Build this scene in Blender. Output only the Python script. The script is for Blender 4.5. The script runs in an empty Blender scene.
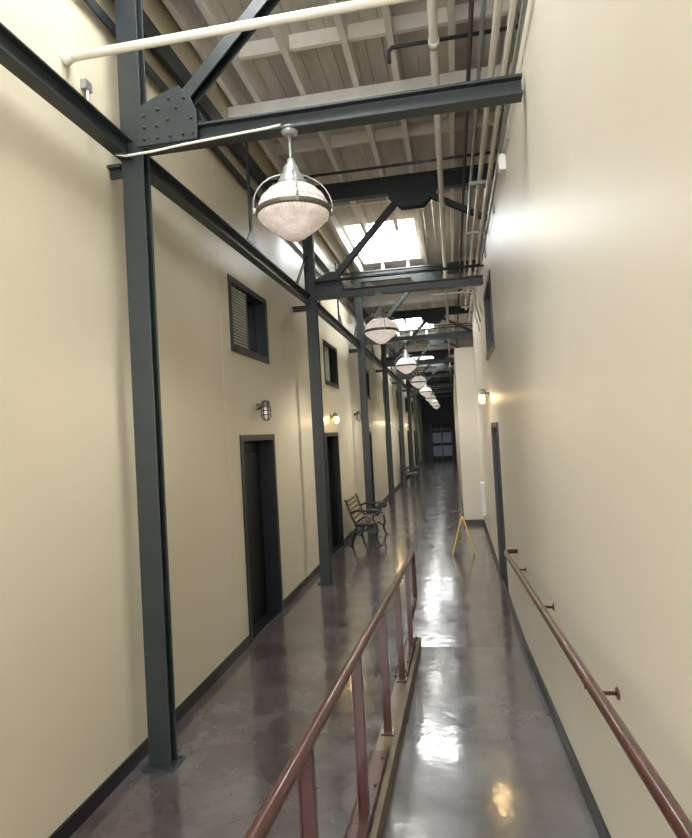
import bpy, bmesh, math, random
from mathutils import Vector, Matrix
random.seed(4)
S = bpy.context.scene

# ------------------------------------------------------------------ materials
def mat(name, col, rough=0.5, metal=0.0, col2=None, nscale=3.0, emis=None, estr=0.0,
        bump=0.0, bscale=20.0, rough2=None, spec=0.5, trans=0.0, stretch=(1,1,1), coat=0.0):
    m = bpy.data.materials.new(name); m.use_nodes = True
    nt = m.node_tree; b = nt.nodes['Principled BSDF']
    b.inputs['Base Color'].default_value = (*col, 1)
    b.inputs['Roughness'].default_value = rough
    b.inputs['Metallic'].default_value = metal
    b.inputs['Specular IOR Level'].default_value = spec
    b.inputs['Transmission Weight'].default_value = trans
    b.inputs['Coat Weight'].default_value = coat
    tc = nt.nodes.new('ShaderNodeTexCoord'); mp = nt.nodes.new('ShaderNodeMapping')
    mp.inputs['Scale'].default_value = stretch
    nt.links.new(tc.outputs['Object'], mp.inputs['Vector'])
    if col2 is not None:
        n = nt.nodes.new('ShaderNodeTexNoise'); n.inputs['Scale'].default_value = nscale
        n.inputs['Detail'].default_value = 6; n.inputs['Roughness'].default_value = .6
        nt.links.new(mp.outputs[0], n.inputs['Vector'])
        r = nt.nodes.new('ShaderNodeValToRGB')
        r.color_ramp.elements[0].position = .35; r.color_ramp.elements[1].position = .65
        r.color_ramp.elements[0].color = (*col, 1); r.color_ramp.elements[1].color = (*col2, 1)
        nt.links.new(n.outputs['Fac'], r.inputs['Fac'])
        nt.links.new(r.outputs['Color'], b.inputs['Base Color'])
    if bump > 0:
        n2 = nt.nodes.new('ShaderNodeTexNoise'); n2.inputs['Scale'].default_value = bscale
        n2.inputs['Detail'].default_value = 3
        nt.links.new(mp.outputs[0], n2.inputs['Vector'])
        bp = nt.nodes.new('ShaderNodeBump'); bp.inputs['Strength'].default_value = bump
        bp.inputs['Distance'].default_value = .02
        nt.links.new(n2.outputs['Fac'], bp.inputs['Height'])
        nt.links.new(bp.outputs[0], b.inputs['Normal'])
    if emis is not None:
        b.inputs['Emission Color'].default_value = (*emis, 1)
        b.inputs['Emission Strength'].default_value = estr
    return m

M_wall = mat('cream_paint', (.63,.57,.415), .40, col2=(.66,.595,.435), nscale=.8, bump=.10, bscale=2.2)
M_wallR = mat('cream_paint_gloss', (.60,.555,.455), .42, col2=(.63,.58,.475), nscale=.8, bump=.12, bscale=1.6, spec=.5)
M_steel = mat('dark_green_steel', (.016,.022,.023), .40, col2=(.022,.029,.030), nscale=4, bump=.05)
M_black = mat('black_trim', (.010,.011,.012), .4)
M_dark = mat('painted_recess_shade', (.003,.004,.005), .45, spec=.3)  # near-black colour stands in for the shade inside the doorways
M_door = mat('dark_door_paint', (.007,.009,.011), .38)
M_maroon = mat('maroon_paint', (.050,.014,.011), .30, col2=(.068,.019,.014), nscale=12, coat=.25)
M_tan = mat('worn_wood_kerb', (.24,.19,.13), .55, col2=(.15,.12,.085), nscale=18, stretch=(1,.15,1))
M_pipe = mat('cream_pipe', (.70,.66,.57), .4)
M_grey = mat('galvanised_conduit', (.33,.34,.34), .35, .6)
M_board = mat('roof_boards', (.56,.52,.46), .8, col2=(.70,.66,.59), nscale=5, stretch=(1,.2,1))
M_joist = mat('joist_whitewash', (.80,.77,.71), .75, col2=(.86,.83,.77), nscale=6)
M_timber = mat('timber_purlin', (.66,.63,.58), .75, col2=(.76,.73,.67), nscale=6)
M_rust = mat('rust_pipe', (.08,.045,.035), .6)
M_wood = mat('bench_slats', (.085,.055,.03), .45, col2=(.15,.095,.05), nscale=14, stretch=(4,.4,4))
M_iron = mat('bench_cast_iron', (.006,.014,.012), .35)
M_yellow = mat('safety_yellow', (.80,.48,.02), .4)
M_white = mat('white_enamel', (.75,.74,.70), .4)
M_olive = mat('lamp_band', (.10,.095,.065), .4, .3)
M_lampmetal = mat('lamp_housing', (.34,.35,.34), .35, .4)
M_lampglass = mat('prismatic_glass', (.54,.45,.43), .15, col2=(.76,.67,.64), nscale=14, emis=(1,.80,.72), estr=.12, spec=.8, coat=.5)
M_lampglow = mat('prismatic_glass_lit', (.60,.54,.50), .2, col2=(.76,.70,.65), nscale=14, emis=(1,.88,.80), estr=.24, spec=.8)
M_sky = mat('skylight_glazing', (.9,.92,.95), .3, emis=(.95,.98,1.0), estr=13.0)
M_fillwin = mat('fill_glazing', (.9,.92,.95), .3, emis=(.97,.98,1.0), estr=12.0)  # emissive pane for the added fill window behind the camera
M_glass = mat('window_glass', (.008,.012,.017), .06, spec=.7)
M_blind = mat('window_blind', (.42,.45,.38), .6)
M_warm = mat('warm_bulb_glass', (.9,.8,.5), .3, emis=(1,.72,.30), estr=3.2)
M_enddoor = mat('end_door_glass', (.02,.03,.05), .3, emis=(.25,.38,.55), estr=.03)
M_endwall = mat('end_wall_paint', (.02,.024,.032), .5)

def floor_mat(name, a, b_, c, r0, r1):
    m = bpy.data.materials.new(name); m.use_nodes = True
    nt = m.node_tree; p = nt.nodes['Principled BSDF']; L = nt.links.new
    tc = nt.nodes.new('ShaderNodeTexCoord')
    def noise(sc,de,ro):
        n=nt.nodes.new('ShaderNodeTexNoise'); n.inputs['Scale'].default_value=sc; n.inputs['Detail'].default_value=de; n.inputs['Roughness'].default_value=ro
        L(tc.outputs['Object'], n.inputs['Vector']); return n
    n1=noise(1.4,9,.66); n2=noise(3.5,5,.55); n3=noise(5.0,4,.5)
    r = nt.nodes.new('ShaderNodeValToRGB'); e = r.color_ramp.elements
    e[0].position=.32; e[0].color=(*a,1); e[1].position=.68; e[1].color=(*b_,1)
    x = e.new(.5); x.color=(*c,1)
    L(n1.outputs['Fac'], r.inputs['Fac']); L(r.outputs[0], p.inputs['Base Color'])
    mr = nt.nodes.new('ShaderNodeMapRange'); mr.inputs['From Min'].default_value=.36; mr.inputs['From Max'].default_value=.64
    mr.inputs['To Min'].default_value=r0; mr.inputs['To Max'].default_value=r1
    L(n2.outputs['Fac'], mr.inputs['Value']); L(mr.outputs[0], p.inputs['Roughness'])
    bp = nt.nodes.new('ShaderNodeBump'); bp.inputs['Strength'].default_value=.30; bp.inputs['Distance'].default_value=.010
    L(n3.outputs['Fac'], bp.inputs['Height']); L(bp.outputs[0], p.inputs['Normal']); L(bp.outputs[0], p.inputs['Coat Normal'])
    p.inputs['Specular IOR Level'].default_value=.65
    p.inputs['Coat Weight'].default_value=.4; p.inputs['Coat Roughness'].default_value=.09
    return m
M_floor = floor_mat('polished_concrete', (.040,.031,.028), (.110,.106,.108), (.070,.060,.057), .12, .25)
M_ramp = floor_mat('polished_concrete_ramp', (.078,.076,.073), (.128,.127,.127), (.10,.098,.096), .13, .25)

# ------------------------------------------------------------------ mesh builder
class B:
    def __init__(s, name):
        s.name=name; s.bm=bmesh.new(); s.mats=[]
    def mi(s, m):
        if m not in s.mats: s.mats.append(m)
        return s.mats.index(m)
    def face(s, vs, i, smooth=False):
        try:
            f=s.bm.faces.new(vs); f.material_index=i; f.smooth=smooth
        except ValueError: pass
    def box(s,x0,x1,y0,y1,z0,z1,m):
        i=s.mi(m); v=[s.bm.verts.new((x,y,z)) for z in (z0,z1) for y in (y0,y1) for x in (x0,x1)]
        for q in ((0,2,3,1),(4,5,7,6),(0,1,5,4),(2,6,7,3),(0,4,6,2),(1,3,7,5)): s.face([v[k] for k in q],i)
    def prof(s,p0,p1,poly,m,up=(0,0,1)):
        i=s.mi(m); p0=Vector(p0); p1=Vector(p1); d=(p1-p0).normalized(); u=Vector(up)
        sd=d.cross(u).normalized(); u=sd.cross(d).normalized()
        a=[s.bm.verts.new(p0+sd*x+u*y) for x,y in poly]; b=[s.bm.verts.new(p1+sd*x+u*y) for x,y in poly]
        n=len(poly)
        for k in range(n): s.face([a[k],a[(k+1)%n],b[(k+1)%n],b[k]],i)
        s.face(a[::-1],i); s.face(b,i)
    def bar(s,p0,p1,w,h,m,up=(0,0,1)):
        s.prof(p0,p1,[(-w/2,-h/2),(w/2,-h/2),(w/2,h/2),(-w/2,h/2)],m,up)
    def ibeam(s,p0,p1,w,h,t,m,up=(0,0,1)):
        W=w/2;H=h/2;c=t*.5
        s.prof(p0,p1,[(-W,-H),(W,-H),(W,-H+t),(c,-H+t),(c,H-t),(W,H-t),(W,H),(-W,H),(-W,H-t),(-c,H-t),(-c,-H+t),(-W,-H+t)],m,up)
    def plate(s,pts,axis,a0,a1,m):
        i=s.mi(m)
        f={'x':lambda p,a:(a,p[0],p[1]),'y':lambda p,a:(p[0],a,p[1]),'z':lambda p,a:(p[0],p[1],a)}[axis]
        A=[s.bm.verts.new(f(p,a0)) for p in pts]; C=[s.bm.verts.new(f(p,a1)) for p in pts]; n=len(pts)
        for k in range(n): s.face([A[k],A[(k+1)%n],C[(k+1)%n],C[k]],i)
        s.face(A[::-1],i); s.face(C,i)
    def tube(s,pts,r,m,n=12,close=False):
        i=s.mi(m); pts=[Vector(p) for p in pts]; N=len(pts); rings=[]
        t0=(pts[1]-pts[0]).normalized()
        ref=Vector((0,0,1)) if abs(t0.z)<.9 else Vector((1,0,0))
        sd=t0.cross(ref).normalized()
        for k in range(N):
            if close: t=(pts[(k+1)%N]-pts[k-1]).normalized()
            elif k==0: t=t0
            elif k==N-1: t=(pts[-1]-pts[-2]).normalized()
            else: t=((pts[k]-pts[k-1]).normalized()+(pts[k+1]-pts[k]).normalized()).normalized()
            sd=(sd-t*sd.dot(t)).normalized(); u=sd.cross(t)
            rings.append([s.bm.verts.new(pts[k]+(sd*math.cos(2*math.pi*j/n)+u*math.sin(2*math.pi*j/n))*r) for j in range(n)])
        for k in range(N if close else N-1):
            a=rings[k]; b=rings[(k+1)%N]
            for j in range(n): s.face([a[j],a[(j+1)%n],b[(j+1)%n],b[j]],i,True)
        if not close: s.face(rings[0][::-1],i); s.face(rings[-1],i)
    def lathe(s,prof,c,m,n=32,flute=0.0,axis='z'):
        i=s.mi(m); rings=[]
        for r,h in prof:
            ring=[]
            for j in range(n):
                rr=r*(1+(flute if j%2 else -flute)); a=2*math.pi*j/n
                if axis=='z': p=(c[0]+rr*math.cos(a),c[1]+rr*math.sin(a),c[2]+h)
                elif axis=='x': p=(c[0]+h,c[1]+rr*math.cos(a),c[2]+rr*math.sin(a))
                else: p=(c[0]+rr*math.cos(a),c[1]+h,c[2]+rr*math.sin(a))
                ring.append(s.bm.verts.new(p))
            rings.append(ring)
        for a,b in zip(rings,rings[1:]):
            for j in range(n): s.face([a[j],a[(j+1)%n],b[(j+1)%n],b[j]],i,flute==0)
        s.face(rings[0][::-1],i); s.face(rings[-1],i)
    def rivet(s,p,axis,m,r=.014,sg=1):
        h=.012*sg
        s.lathe([(r,-h*.2),(r*.95,h*.5),(r*.5,h)],p,m,8,axis=axis)
    def done(s,bevel=0,parent=None,loc=None):
        bmesh.ops.recalc_face_normals(s.bm,faces=s.bm.faces)
        me=bpy.data.meshes.new(s.name); s.bm.to_mesh(me); s.bm.free()
        for m in s.mats: me.materials.append(m)
        o=bpy.data.objects.new(s.name,me); S.collection.objects.link(o)
        if loc: o.location=loc
        if bevel:
            md=o.modifiers.new('bevel','BEVEL'); md.width=bevel; md.segments=2; md.limit_method='ANGLE'; md.angle_limit=math.radians(50)
        if parent: o.parent=parent
        return o
def arc(c,r,a0,a1,n,pl='xz'):
    out=[]
    for k in range(n+1):
        a=math.radians(a0+(a1-a0)*k/n); u=r*math.cos(a); v=r*math.sin(a)
        out.append({'xz':(c[0]+u,c[1],c[2]+v),'yz':(c[0],c[1]+u,c[2]+v),'xy':(c[0]+u,c[1]+v,c[2])}[pl])
    return out

XL=-2.20; XR=.55; XJ=.13; YJ=13.5; Y0=-4.0; Y1=42.0; ZC=5.95; ZR=4.62; ZJ=3.9; XX=2.2
COL=[3.73+4.76*k for k in range(8)]
XCs=[-2.01]+[-1.92]*7
XC=-1.97

# ------------------------------------------------------------------ shell
b=B('floor'); b.box(XL-.25,XX,Y0,Y1,-.2,0,M_floor); b.done()

ldoors=[(6.03+4.76*k-(.55 if k>=1 else 0),7.13+4.76*k-(.55 if k>=1 else 0)) for k in range(7)]
lwins=[(5.88+4.6*k,7.13+4.6*k) for k in range(7)]
b=B('wall_left')
def band(b,x0,x1,y0,y1,z0,z1,holes,m):
    y=y0
    for a,c in sorted(holes):
        if a>y: b.box(x0,x1,y,a,z0,z1,m)
        y=c
    if y<y1: b.box(x0,x1,y,y1,z0,z1,m)
band(b,XL-.25,XL,Y0,Y1,0,2.12,ldoors,M_wall)
b.box(XL-.25,XL,Y0,Y1,2.12,3.06,M_wall)
band(b,XL-.25,XL,Y0,Y1,3.06,3.82,lwins,M_wall)
b.box(XL-.25,XL,Y0,Y1,3.82,ZC,M_wall)
for y in (5.62,15.0): b.box(XL-.001,XL+.002,y,y+.006,.12,ZC-.3,M_wall)
b.done()
rdoor=[(7.65,8.75)]; rwin=[(7.4,8.8)]
b=B('wall_right')
band(b,XR,XR+.22,Y0,YJ,0,2.12,rdoor,M_wallR)
b.box(XR,XR+.22,Y0,YJ,2.12,3.08,M_wallR)
band(b,XR,XR+.22,Y0,YJ,3.08,3.98,rwin,M_wallR)
b.box(XR,XR+.22,Y0,YJ,3.98,ZR,M_wallR)
b.box(XJ,XR+.22,YJ,Y1,0,ZJ,M_wallR)
b.done()
b=B('wall_right_upper'); b.box(XX,XX+.1,Y0,Y1,ZR,ZC,M_wall); b.box(XR+.22,XX,Y0,Y1,ZR-.12,ZR-.02,M_timber); b.done()
WX0,WX1,WZ0,WZ1=-2.0,.45,1.3,5.5
b=B('wall_back')
b.box(XL-.25,WX0,Y0-.2,Y0,0,ZC,M_wall); b.box(WX1,XX,Y0-.2,Y0,0,ZC,M_wall)
b.box(WX0,WX1,Y0-.2,Y0,0,WZ0,M_wall); b.box(WX0,WX1,Y0-.2,Y0,WZ1,ZC,M_wall); b.done()
b=B('window_9')  # unseen glowing window, added behind the camera to brighten the near walls
b.box(WX0,WX1,Y0-.12,Y0-.09,WZ0,WZ1,M_fillwin)
for k in range(5):
    x=WX0+(WX1-WX0)*k/4; b.box(x-.03,x+.03,Y0-.09,Y0-.03,WZ0,WZ1,M_door)
for k in range(5):
    z=WZ0+(WZ1-WZ0)*k/4; b.box(WX0,WX1,Y0-.09,Y0-.03,z-.03,z+.03,M_door)
b.done()
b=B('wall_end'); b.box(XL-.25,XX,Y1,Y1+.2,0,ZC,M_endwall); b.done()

SK=[(1.3,3.9),(10.8,13.4),(20.3,22.9),(29.8,32.4)]; SX0,SX1=-1.78,-.46
b=B('ceiling')
y=Y0
def boards(x0,x1,y0,y1):
    n=max(1,int((x1-x0)/.16)); w=(x1-x0)/n
    for k in range(n): b.box(x0+k*w,x0+(k+1)*w-.006,y0,y1,ZC,ZC+.05,M_board)
boards(XL,SX0,Y0,Y1); boards(SX1,XX,Y0,Y1)
for a,c in SK:
    boards(SX0,SX1,y,a); y=c
boards(SX0,SX1,y,Y1)
b.box(XL-.25,XX,Y0,Y1,ZC+.6,ZC+.7,M_board)
b.done()
for k,(a,c) in enumerate(SK):
    b=B('skylight_%d'%(k+1))
    b.box(SX0,SX1,a,c,ZC+.30,ZC+.33,M_sky)
    t=.03
    b.box(SX0,SX0+t,a,c,ZC,ZC+.30,M_white); b.box(SX1-t,SX1,a,c,ZC,ZC+.30,M_white)
    b.box(SX0+t,SX1-t,a,a+t,ZC,ZC+.30,M_white); b.box(SX0+t,SX1-t,c-t,c,ZC,ZC+.30,M_white)
    for x in (SX0+.44,SX0+.88): b.box(x-.012,x+.012,a+t,c-t,ZC+.27,ZC+.30,M_white)
    b.done()
b=B('ceiling_joists')
for x in (-2.1,-1.85,-1.35,-.78,-.36,.2,.75,1.3,1.85):
    if SX0<x<SX1:
        y=Y0
        for a,c in SK: b.box(x-.03,x+.03,y,a-.05,ZC-.22,ZC,M_joist); y=c+.05
        b.box(x-.03,x+.03,y,Y1,ZC-.22,ZC,M_joist)
    else: b.box(x-.03,x+.03,Y0,Y1,ZC-.22,ZC,M_joist)
for k in range(46):
    y=-3.5+k
    if any(a-.2<y<c+.2 for a,c in SK): continue
    if k%2: b.box(XL,XX,y-.025,y+.025,ZC-.14,ZC-.001,M_joist)
b.done()
b=B('timber_purlins')
for y in (-3.3,6.2,15.7,25.2,34.7):
    b.box(XL,XX,y-.08,y+.08,ZC-.50,ZC-.22,M_timber)
b.done(.01)

# ------------------------------------------------------------------ ramp and kerb
YE=5.93; SL=1/12; YT=-.5; zt=(YE-YT)*SL
def rz(y): return max(0,min(zt,(YE-y)*SL))
KX=-.55
b=B('ramp')
b.plate([(YE,0.002),(YE,.006),(YT,zt),(Y0,zt),(Y0,0.002)],'x',KX,XR-.015,M_ramp)
b.done()
b=B('ramp_kerb')
def strip(b,x0,x1,y0,y1,h0,h1,m):
    b.plate([(y0,rz(y0)+h0),(y1,rz(y1)+h0),(y1,rz(y1)+h1),(y0,rz(y0)+h1)],'x',x0,x1,m)
strip(b,KX,KX+.12,YT,5.95,0,.09,M_tan)
for a,c in ((.2,1.3),(2.0,3.42),(4.75,5.9)):
    strip(b,KX-.015,KX+.085,a,c,.085,.102,M_maroon)
    strip(b,KX-.017,KX,a,c,-.06,.102,M_maroon)
    strip(b,KX+.075,KX+.085,a,c,.085,.13,M_maroon)
    n=5
    for j in range(n):
        y=a+.1+(c-a-.2)*j/(n-1); b.rivet((KX+.064,y,rz(y)+.106),'z',M_maroon,.011)
b.done()

b=B('ramp_handrail')
hx=KX+.057; R=.022
def HH(y): return .82+.008*y
HE=HH(5.8)
pts=[(hx,YT,rz(YT)+HH(YT))]
for y in (0,1.5,3.0,4.5): pts.append((hx,y,rz(y)+HH(y)))
pts+=[(hx,5.6,HE+.022),(hx,5.8,HE+.006),(hx,6.0,HE)]
pts+=arc((hx,6.25,HE-.1),.10,90,0,6,'yz')
pts+=[(hx,6.35,.6),(hx,6.35,.46)]+arc((hx,6.27,.44),.08,0,-90,5,'yz')+[(hx,5.62,.36)]
b.tube(pts,R,M_maroon,14)
for y in (-.1,.84,1.78,2.72,3.68,4.65,5.6):
    z0=rz(y)+.095; z1=rz(y)+HH(y)
    b.box(hx-.019,hx+.019,y-.019,y+.019,z0,z1-.012,M_maroon)
    b.box(hx-.045,hx+.033,y-.045,y+.045,z0,z0+.012,M_maroon)
    b.box(hx-.026,hx-.019,y-.026,y+.026,z0,z0+.66,M_maroon)
b.done()
b=B('wall_handrail')
wx=.43
def WH(y): return .85+.007*y
W6=WH(6)
pts=[(XR-.004,6.05,W6),(XR-.05,6.05,W6),(wx+.01,6.03,W6),(wx,5.95,W6)]
for y in (5.7,4.5,3,1.5,0,-.5): pts.append((wx,y,rz(y)+WH(y)))
b.tube(pts,R,M_maroon,14)
for y in (5.4,3.9,2.4,.9):
    z=rz(y)+WH(y)
    b.tube([(XR-.004,y,z-.07),(XR-.05,y,z-.07),(wx+.005,y,z-.05),(wx,y,z-.015)],.008,M_maroon,8)
    b.lathe([(.022,-.006),(.022,0)],(XR-.002,y,z-.07),M_maroon,16,axis='x')
b.done()

b=B('baseboard_left')
y=Y0
for a,c in ldoors:
    b.box(XL,XL+.014,y,a-.06,0,.10,M_black); y=c+.06
b.box(XL,XL+.014,y,Y1,0,.10,M_black); b.done()
b=B('baseboard_right')
b.plate([(Y0,zt),(YT,zt),(YE,.0),(7.57,0),(7.57,.10),(YE,.10),(YT,zt+.10),(Y0,zt+.10)],'x',XR-.014,XR,M_black)
b.box(XR-.014,XR,8.83,YJ,0,.10,M_black)
b.box(XJ-.014,XR,YJ-.014,YJ,0,.10,M_black)
b.box(XJ-.014,XJ,YJ,Y1,0,.10,M_black); b.done()

# ------------------------------------------------------------------ doors & windows
def door(name,xw,sgn,a,c):
    b=B(name)
    def bx(d0,d1,y0,y1,z0,z1,m):
        x0,x1=sorted((xw+sgn*d0,xw+sgn*d1)); b.box(x0,x1,y0,y1,z0,z1,m)
    bx(-.018,.20,a-.05,a+.02,0,2.17,M_door); bx(-.018,.20,c-.02,c+.05,0,2.17,M_door)
    bx(-.018,.20,a+.02,c-.02,2.10,2.17,M_door)
    bx(.17,.21,a+.02,c-.02,.01,2.10,M_dark)  # leaf coloured almost black to imitate the dark interior
    bx(.162,.17,a+.14,c-.14,.25,.95,M_dark); bx(.162,.17,a+.14,c-.14,1.1,1.95,M_dark)
    x=xw+sgn*.14
    b.lathe([(.012,-.03),(.012,.0),(.028,.002),(.03,.02),(.018,.035)],(x,a+.09,1.0),M_grey,16,axis='x')
    bx(.159,.166,a+.05,a+.12,.9,1.1,M_door)
    bx(0,.16,a+.02,c-.02,0,.012,M_door)
    b.done(.004)
for k,(a,c) in enumerate(ldoors): door('door_%d'%(k+1),XL,-1,a,c)
door('door_8',XR,1,*rdoor[0])
def window(name,xw,sgn,a,c,z0,z1,blind=True):
    b=B(name)
    def bx(d0,d1,y0,y1,q0,q1,m):
        x0,x1=sorted((xw+sgn*d0,xw+sgn*d1)); b.box(x0,x1,y0,y1,q0,q1,m)
    t=.05
    bx(-.012,.16,a-.02,a+t,z0-.02,z1+.02,M_door); bx(-.012,.16,c-t,c+.02,z0-.02,z1+.02,M_door)
    bx(-.012,.16,a+t,c-t,z1-t,z1+.02,M_door); bx(-.03,.16,a+t,c-t,z0-.02,z0+t,M_door)
    bx(.12,.135,a+t,c-t,z0+t,z1-t,M_glass)
    mid=a+(c-a)*.5; bx(.03,.125,mid-.02,mid+.02,z0+t,z1-t,M_door)
    if blind:
        n=20
        for j in range(n):
            z=z0+t+(z1-z0-2*t)*(j+.5)/n
            bx(.030,.042,a+t,mid-.02,z-.013,z+.009,M_blind)
    b.done(.003)
for k,(a,c) in enumerate(lwins): window('window_%d'%(k+1),XL,-1,a,c,3.06,3.82)
window('window_8',XR,1,rwin[0][0],rwin[0][1],3.08,3.98,False)
b=B('door_9')
b.box(-1.5,-.05,Y1-.06,Y1,0,2.5,M_dark)
for x in (-1.42,-.74):
    b.box(x,x+.6,Y1-.08,Y1-.05,1.2,1.9,M_enddoor); b.box(x,x+.6,Y1-.08,Y1-.05,.3,1.0,M_enddoor)
for x in (-1.5,-.8,-.12): b.box(x-.04,x+.04,Y1-.1,Y1,0,2.5,M_door)
b.box(-1.5,-.05,Y1-.1,Y1,2.1,2.2,M_door)
b.done()

# ------------------------------------------------------------------ steel frame
for k,y in enumerate(COL):
    xc=XCs[k]
    b=B('steel_column')
    b.ibeam((xc,y,0.01),(xc,y,5.75),.155,.10,.014,M_steel,up=(0,1,0))
    b.box(xc-.11,xc+.11,y-.09,y+.09,0.0,.014,M_steel)
    for dx in (-.09,.09):
        for dy in (-.07,.07): b.rivet((xc+dx,y+dy,.016),'z',M_steel,.012)
    b.done(.003)
    b=B('roof_truss')
    b.ibeam((xc+.08,y,4.15),(XR-.02,y,4.15),.11,.12,.016,M_steel)
    b.box(xc-.13,1.9,y-.055,y+.055,5.50,5.72,M_steel)
    b.box(xc-.13,1.9,y-.09,y+.09,5.70,5.73,M_steel)
    cx=-.38
    for dy in (-.045,.045):
        b.bar((xc+.24,y+dy,4.26),(cx-.12,y+dy,5.5),.012,.08,M_steel,up=(0,0,1))
        b.bar((cx+.12,y+dy,5.5),(1.1,y+dy,4.74),.012,.07,M_steel,up=(0,0,1))
    b.bar((xc+.24,y,4.30),(cx-.12,y,5.54),.10,.012,M_steel)
    b.bar((cx+.12,y,5.535),(1.1,y,4.775),.10,.012,M_steel)
    for yy in (y-.072,y+.058):
        b.plate([(xc+.06,4.10),(xc+.48,4.10),(xc+.48,4.28),(xc+.44,4.38),(xc+.36,4.47),(xc+.22,4.43),(xc+.06,4.36)],'y',yy,yy+.014,M_steel)
        b.plate([(cx-.34,5.72),(cx-.34,5.47),(cx-.16,5.28),(cx+.16,5.28),(cx+.34,5.47),(cx+.34,5.72)],'y',yy+.005,yy+.019,M_steel)
    for dx,z in [(.11,4.14),(.2,4.14),(.29,4.14),(.38,4.14),(.45,4.14),(.11,4.22),(.11,4.30),(.21,4.33),(.28,4.25),(.34,4.32),(.40,4.38),(.29,4.39),(.2,4.22),(.44,4.24)]:
        b.rivet((xc+dx,y-.073,z),'y',M_steel,.011,-1)
    b.done(.002)

b=B('longitudinal_beam')
for k,(p,q) in enumerate([(Y0,COL[0])]+list(zip(COL,COL[1:]+[Y1]))):
    x=(XCs[k-1] if k else XCs[0])-.03; x2=XCs[min(k,7)]-.03
    b.ibeam((x,p+(.06 if k else 0),4.09),(x2,q-(.06 if q!=Y1 else 0),4.09),.09,.13,.014,M_steel)
b.box(XC-.18,XC-.13,Y0,Y1,5.2,5.38,M_steel)
b.box(XC-.20,XC-.18,Y0,Y1,4.98,5.06,M_steel)
for k,p in enumerate(COL):
    y=p+2.38; xc=(XCs[k]+XCs[min(k+1,7)])/2-.035
    b.box(xc-.015,xc+.01,y-.022,y+.022,4.16,5.3,M_steel)
    b.plate([(y-.25,4.14),(y+.25,4.14),(y+.08,4.32),(y-.08,4.32)],'x',xc+.01,xc+.022,M_steel)
    for dy in (-.15,-.05,.05,.15): b.rivet((xc+.022,y+dy,4.18),'x',M_steel,.013)
    if k:
        b.bar((XCs[k]-.02,p+.06,4.75),(XCs[k]-.02,p+.75,4.15),.02,.05,M_steel)
        b.bar((XCs[k]-.02,p-.06,4.75),(XCs[k]-.02,p-.75,4.15),.02,.05,M_steel)
    b.box(XL,XCs[k]-.085,p-.05,p+.05,4.0,4.02,M_steel); b.box(XL,XCs[k]-.085,p-.01,p+.01,3.94,4.0,M_steel)
b.done(.002)

# ------------------------------------------------------------------ pipes
b=B('sprinkler_pipe')
b.tube([(XL+.02,3.27,4.5),(-1.4,3.27,4.5),(XR-.005,3.27,4.5)],.026,M_pipe,14)
b.lathe([(.045,0),(.045,.02),(.034,.03),(.034,.06)],(XL+.0,3.27,4.5),M_pipe,16,axis='x')
b.done()
b=B('overhead_main_pipe')
b.tube([(.03,Y0+.01,5.3),(.03,10,5.3),(.03,Y1-.01,5.3)],.036,M_pipe,16)
b.tube([(.33,Y0+.01,5.36),(.33,Y1-.01,5.36)],.020,M_rust,12)
for k in range(12):
    y=1.35+k*3.6; b.lathe([(.046,-.04),(.046,.04)],(.03,y,5.3),M_pipe,16,axis='y'); b.tube([(.03,y+.3,5.33),(.03,y+.3,5.9)],.006,M_grey,6)
b.done()
b=B('wall_conduits')
for dx,z,r,m in ((.06,4.56,.018,M_pipe),(.035,4.37,.013,M_grey),(.12,4.72,.026,M_pipe),(.20,4.80,.016,M_grey),(.02,4.66,.016,M_grey)):
    x=XR-dx
    b.tube([(x,Y0+.01,z),(x,5,z),(x,13.4,z)],r,m,10)
for k in range(8):
    y=1.5+k*1.6; b.box(XR-.24,XR,y-.015,y+.015,4.62,4.65,M_grey); b.box(XR-.022,XR,y-.012,y+.012,4.3,4.62,M_grey)
for j in range(3):
    y=9.2+.35*j
    b.tube([(.02-.1*j,y,4.32),(.29,y,4.32)]+arc((.36,y,4.22),.1,90,0,5)+[(.46,y,4.15-.12*j)]+[(.50,y+.15,4.02-.1*j),(.54,y+.5,3.95-.1*j)],.014,M_pipe if j!=1 else M_grey,8)
b.done()
b=B('cross_conduits')
for k,y in enumerate(COL[1:]):
    b.tube([(XC+.15,y-.16,4.31),(XR-.01,y-.16,4.31)],.014,M_steel,8)
    b.tube([(XC+.15,y+.2,4.42),(XR-.01,y+.2,4.42)],.014,M_rust,8)
    b.tube([(XL+.01,y-1.1,5.42),(XX-.01,y-1.1,5.42)],.018,M_steel,8)
b.tube([(-.36,5.2,5.35),(-.36,5.2,5.45),(-.33,5.2,5.48),(XX-.01,5.2,5.48)],.018,M_steel,10)
b.done()
b=B('junction_box')
b.box(XR-.05,XR,5.0,5.10,4.20,4.33,M_white); b.box(XR-.056,XR-.05,5.01,5.09,4.21,4.32,M_white); b.done(.006)
b=B('lamp_conduit')
X1=XCs[0]
b.tube([(XL+.03,3.45,4.42),(XL+.03,3.45,4.30),(XL+.05,3.48,4.18),(XL+.12,3.52,4.08),(X1-.06,3.58,4.03),(X1+.0,3.60,4.02),(X1+.2,3.61,4.03),(X1+.4,3.62,4.05),(X1+.6,3.63,4.065),(X1+.8,3.64,4.08),(-1.07,3.65,4.09),(-.97,3.67,4.11)],.008,M_pipe,8)
b.box(XL,XL+.04,3.42,3.49,4.40,4.46,M_grey)
b.done()

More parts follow.
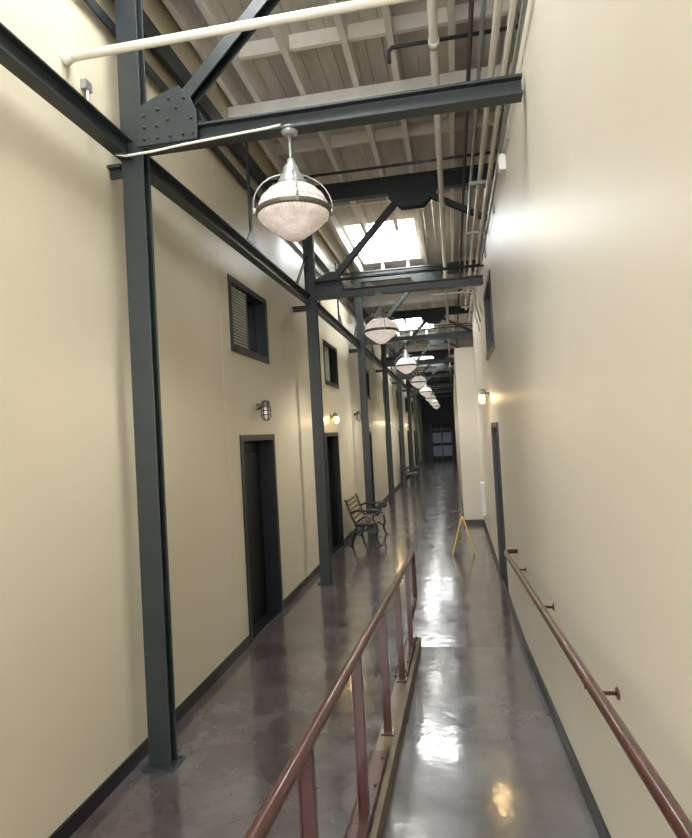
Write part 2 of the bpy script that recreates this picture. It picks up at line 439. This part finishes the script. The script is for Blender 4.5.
# ------------------------------------------------------------------ pendant lamps
def lamp_mesh(name,glass):
    b=B(name)
    b.lathe([(.05,.035),(.055,.02),(.055,.0),(.03,-.015)],(0,0,0),M_lampmetal,20)
    b.tube([(0,0,.02),(0,0,-.22)],.010,M_lampmetal,10)
    b.lathe([(.022,-.17),(.027,-.20),(.05,-.225),(.055,-.26),(.07,-.28),(.095,-.33),(.10,-.35),(.085,-.352)],(0,0,0),M_lampmetal,28)
    b.lathe([(.085,-.345),(.14,-.37),(.18,-.405),(.207,-.44),(.222,-.475),(.228,-.505)],(0,0,0),glass,112,.010)
    for r,h in ((.160,-.385),(.200,-.425),(.221,-.468)):
        b.tube([(r*math.cos(2*math.pi*q/40),r*math.sin(2*math.pi*q/40),h) for q in range(40)],.003,glass,6,close=True)
    b.lathe([(.224,-.502),(.24,-.504),(.243,-.512),(.243,-.53),(.236,-.538),(.215,-.54)],(0,0,0),M_olive,48)
    b.lathe([(.230,-.538),(.220,-.56),(.186,-.592),(.140,-.630),(.096,-.664),(.06,-.688),(.03,-.700),(.012,-.703),(.003,-.704)],(0,0,0),glass,112,.008)
    for r,h in ((.204,-.576),(.164,-.611),(.118,-.647),(.078,-.676)):
        b.tube([(r*math.cos(2*math.pi*q/40),r*math.sin(2*math.pi*q/40),h) for q in range(40)],.003,glass,6,close=True)
    for a in (0,90):
        pts=[]
        for k in range(17):
            t=math.radians(180*k/16); r=.258*math.cos(t); h=-.515+.25*math.sin(t)**.8 if 0<k<16 else -.515
            pts.append((r*math.cos(math.radians(a+20)),r*math.sin(math.radians(a+20)),h))
        b.tube(pts,.005,M_lampmetal,6)
    for k in range(4):
        a=math.radians(20+90*k); b.lathe([(.010,-.535),(.010,-.495)],(.249*math.cos(a),.249*math.sin(a),0),M_lampmetal,10)
    return b
for k,y in enumerate(COL):
    o=lamp_mesh('pendant_lamp',M_lampglass if k<1 else M_lampglow).done(loc=(-.93,y,4.08))
    l=bpy.data.lights.new('lamp_bulb','SPOT'); l.energy=70 if k else 28; l.color=(1,.96,.90); l.shadow_soft_size=.18
    l.spot_size=math.radians(165); l.spot_blend=.6
    lo=bpy.data.objects.new('lamp_bulb',l); S.collection.objects.link(lo); lo.parent=o; lo.location=(0,0,-.92)

def wall_light(xw,sg,y,z,lit):
    b=B('wall_light')
    mm=M_lampmetal if lit else M_olive
    b.lathe([(.04,0),(.04,sg*.02),(.028,sg*.03),(.022,sg*.07)],(xw,y,z+.05),mm,16,axis='x')
    c=(xw+sg*.10,y,z)
    b.lathe([(.01,.12),(.045,.11),(.055,.08),(.055,.05),(.06,.045),(.06,.035)],c,mm,20)
    b.lathe([(.036,.04),(.040,.0),(.038,-.06),(.027,-.09),(.01,-.10)],c,M_warm if lit else M_lampglass,20)
    cg=mm if lit else M_door
    for k in range(6):
        a=math.radians(15+60*k); ca,sa=math.cos(a),math.sin(a)
        b.tube([(c[0]+.053*ca,c[1]+.053*sa,c[2]+.04),(c[0]+.053*ca,c[1]+.053*sa,c[2]-.07),(c[0]+.03*ca,c[1]+.03*sa,c[2]-.108),(c[0],c[1],c[2]-.113)],.006,cg,6)
    for h in (-.0,-.05): b.tube(arc((c[0],c[1],c[2]+h),.054,0,345,20,'xy'),.006,cg,6,close=True)
    o=b.done()
    if lit:
        l=bpy.data.lights.new('bulb','POINT'); l.energy=5; l.color=(1,.68,.3); l.shadow_soft_size=.05
        lo=bpy.data.objects.new('bulb',l); S.collection.objects.link(lo); lo.parent=o; lo.location=(c[0]+sg*.09,c[1],c[2]-.02)
wall_light(XL,1,6.62,2.44,False)
wall_light(XL,1,10.8,2.42,True)
wall_light(XL,1,13.5,2.52,False)
wall_light(XL,1,20.1,2.45,True)
wall_light(XL,1,29.4,2.45,True)
wall_light(XR,-1,8.98,2.55,True)

def bench(x,y,L=1.25):
    b=B('park_bench')
    for yy in (0.02,L-.02):
        T=lambda pts,r=.017: b.tube([(p[0],yy,p[1]) for p in pts],r,M_iron,8)
        T([(.0,.0),(.03,.02),(.07,.18),(.13,.33),(.10,.42),(.04,.55),(-.01,.70),(-.05,.84),(-.08,.87)],.024)
        T([(.56,.0),(.53,.02),(.49,.14),(.52,.28),(.50,.40),(.46,.43)],.024)
        T([(.08,.40),(.2,.385),(.35,.39),(.5,.42)],.024)
        T([(.02,.62),(.12,.66),(.28,.655),(.44,.67),(.54,.655),(.57,.61),(.54,.57),(.50,.585)],.022)
        T([(.50,.42),(.44,.48),(.45,.56),(.52,.60)],.016)
        T([(.10,.42),(.2,.5),(.3,.54),(.40,.50),(.36,.44),(.30,.47)],.013)
        T([(.07,.18),(.18,.26),(.30,.28),(.42,.24),(.50,.16)],.016)
        T([(.18,.38),(.24,.33),(.30,.28),(.36,.33),(.40,.39)],.013)
        b.box(-.04,.03,yy-.02,yy+.02,0,.012,M_iron); b.box(.53,.61,yy-.02,yy+.02,0,.012,M_iron)
    for k in range(6):
        xx=.12+.072*k; b.box(xx-.027,xx+.027,-.03,L+.03,.405+.004*abs(k-2),.43+.004*abs(k-2),M_wood)
    for k in range(5):
        t=k/4; px=.065-.115*t; pz=.50+.33*t
        b.bar((px,-.03,pz),(px,L+.03,pz),.02,.052,M_wood,up=(-.33,0,1))
    b.tube([(.28,.02,.28),(.28,L-.02,.28)],.012,M_iron,8)
    return b.done(loc=(x,y,0))
bench(-2.03,11.25); bench(-2.04,23.6)

b=B('wet_floor_sign')
SXX=.06
for sg in (-1,1):
    i=b.mi(M_yellow)
    def P(u,v,off): return Vector((SXX+sg*(.175*(1-v/.6)+.008+off),10.25+u,v))
    outer=[(0,.0),(.05,0),(.075,.04),(.205,.04),(.23,0),(.28,0),(.245,.60),(.035,.60)]
    A=[b.bm.verts.new(P(u,v,0)) for u,v in outer]; C=[b.bm.verts.new(P(u,v,.014)) for u,v in outer]
    n=len(outer)
    for k in range(n): b.face([A[k],A[(k+1)%n],C[(k+1)%n],C[k]],i)
    b.face(A[::-1],i); b.face(C,i)
b.box(SXX-.012,SXX+.012,10.31,10.47,.57,.615,M_yellow)
b.tube([(SXX-.09,10.39,.2),(SXX+.09,10.39,.2)],.004,M_yellow,6)
b.done()
b=B('wall_radiator_cover')
b.box(XR-.07,XR,12.2,12.5,.35,1.0,M_white); b.box(XR-.08,XR-.07,12.22,12.48,.38,.97,M_white); b.box(XR-.075,XR,12.19,12.51,.98,1.01,M_white)
b.done(.008)

w=bpy.data.worlds.new('World'); S.world=w; w.use_nodes=True
w.node_tree.nodes['Background'].inputs[0].default_value=(.6,.7,.8,1)
w.node_tree.nodes['Background'].inputs[1].default_value=.3

th=math.radians(10.05); ph=math.radians(1.52); ro=math.radians(3.15)
F=Vector((-math.sin(th)*math.cos(ph),math.cos(th)*math.cos(ph),math.sin(ph)))
R0=Vector((math.cos(th),math.sin(th),0)); U0=R0.cross(F)
Rv=R0*math.cos(ro)-U0*math.sin(ro); Uv=R0*math.sin(ro)+U0*math.cos(ro)
cd=bpy.data.cameras.new('camera'); cam=bpy.data.objects.new('camera',cd); S.collection.objects.link(cam)
Mx=Matrix((Rv,Uv,-F)).transposed().to_4x4(); Mx.translation=Vector((0,0,2.11)); cam.matrix_world=Mx
cd.sensor_fit='VERTICAL'; cd.sensor_height=36; cd.lens=36*600/838; cd.clip_start=.05
S.camera=cam
S.view_settings.view_transform='Standard'; S.view_settings.exposure=0.5
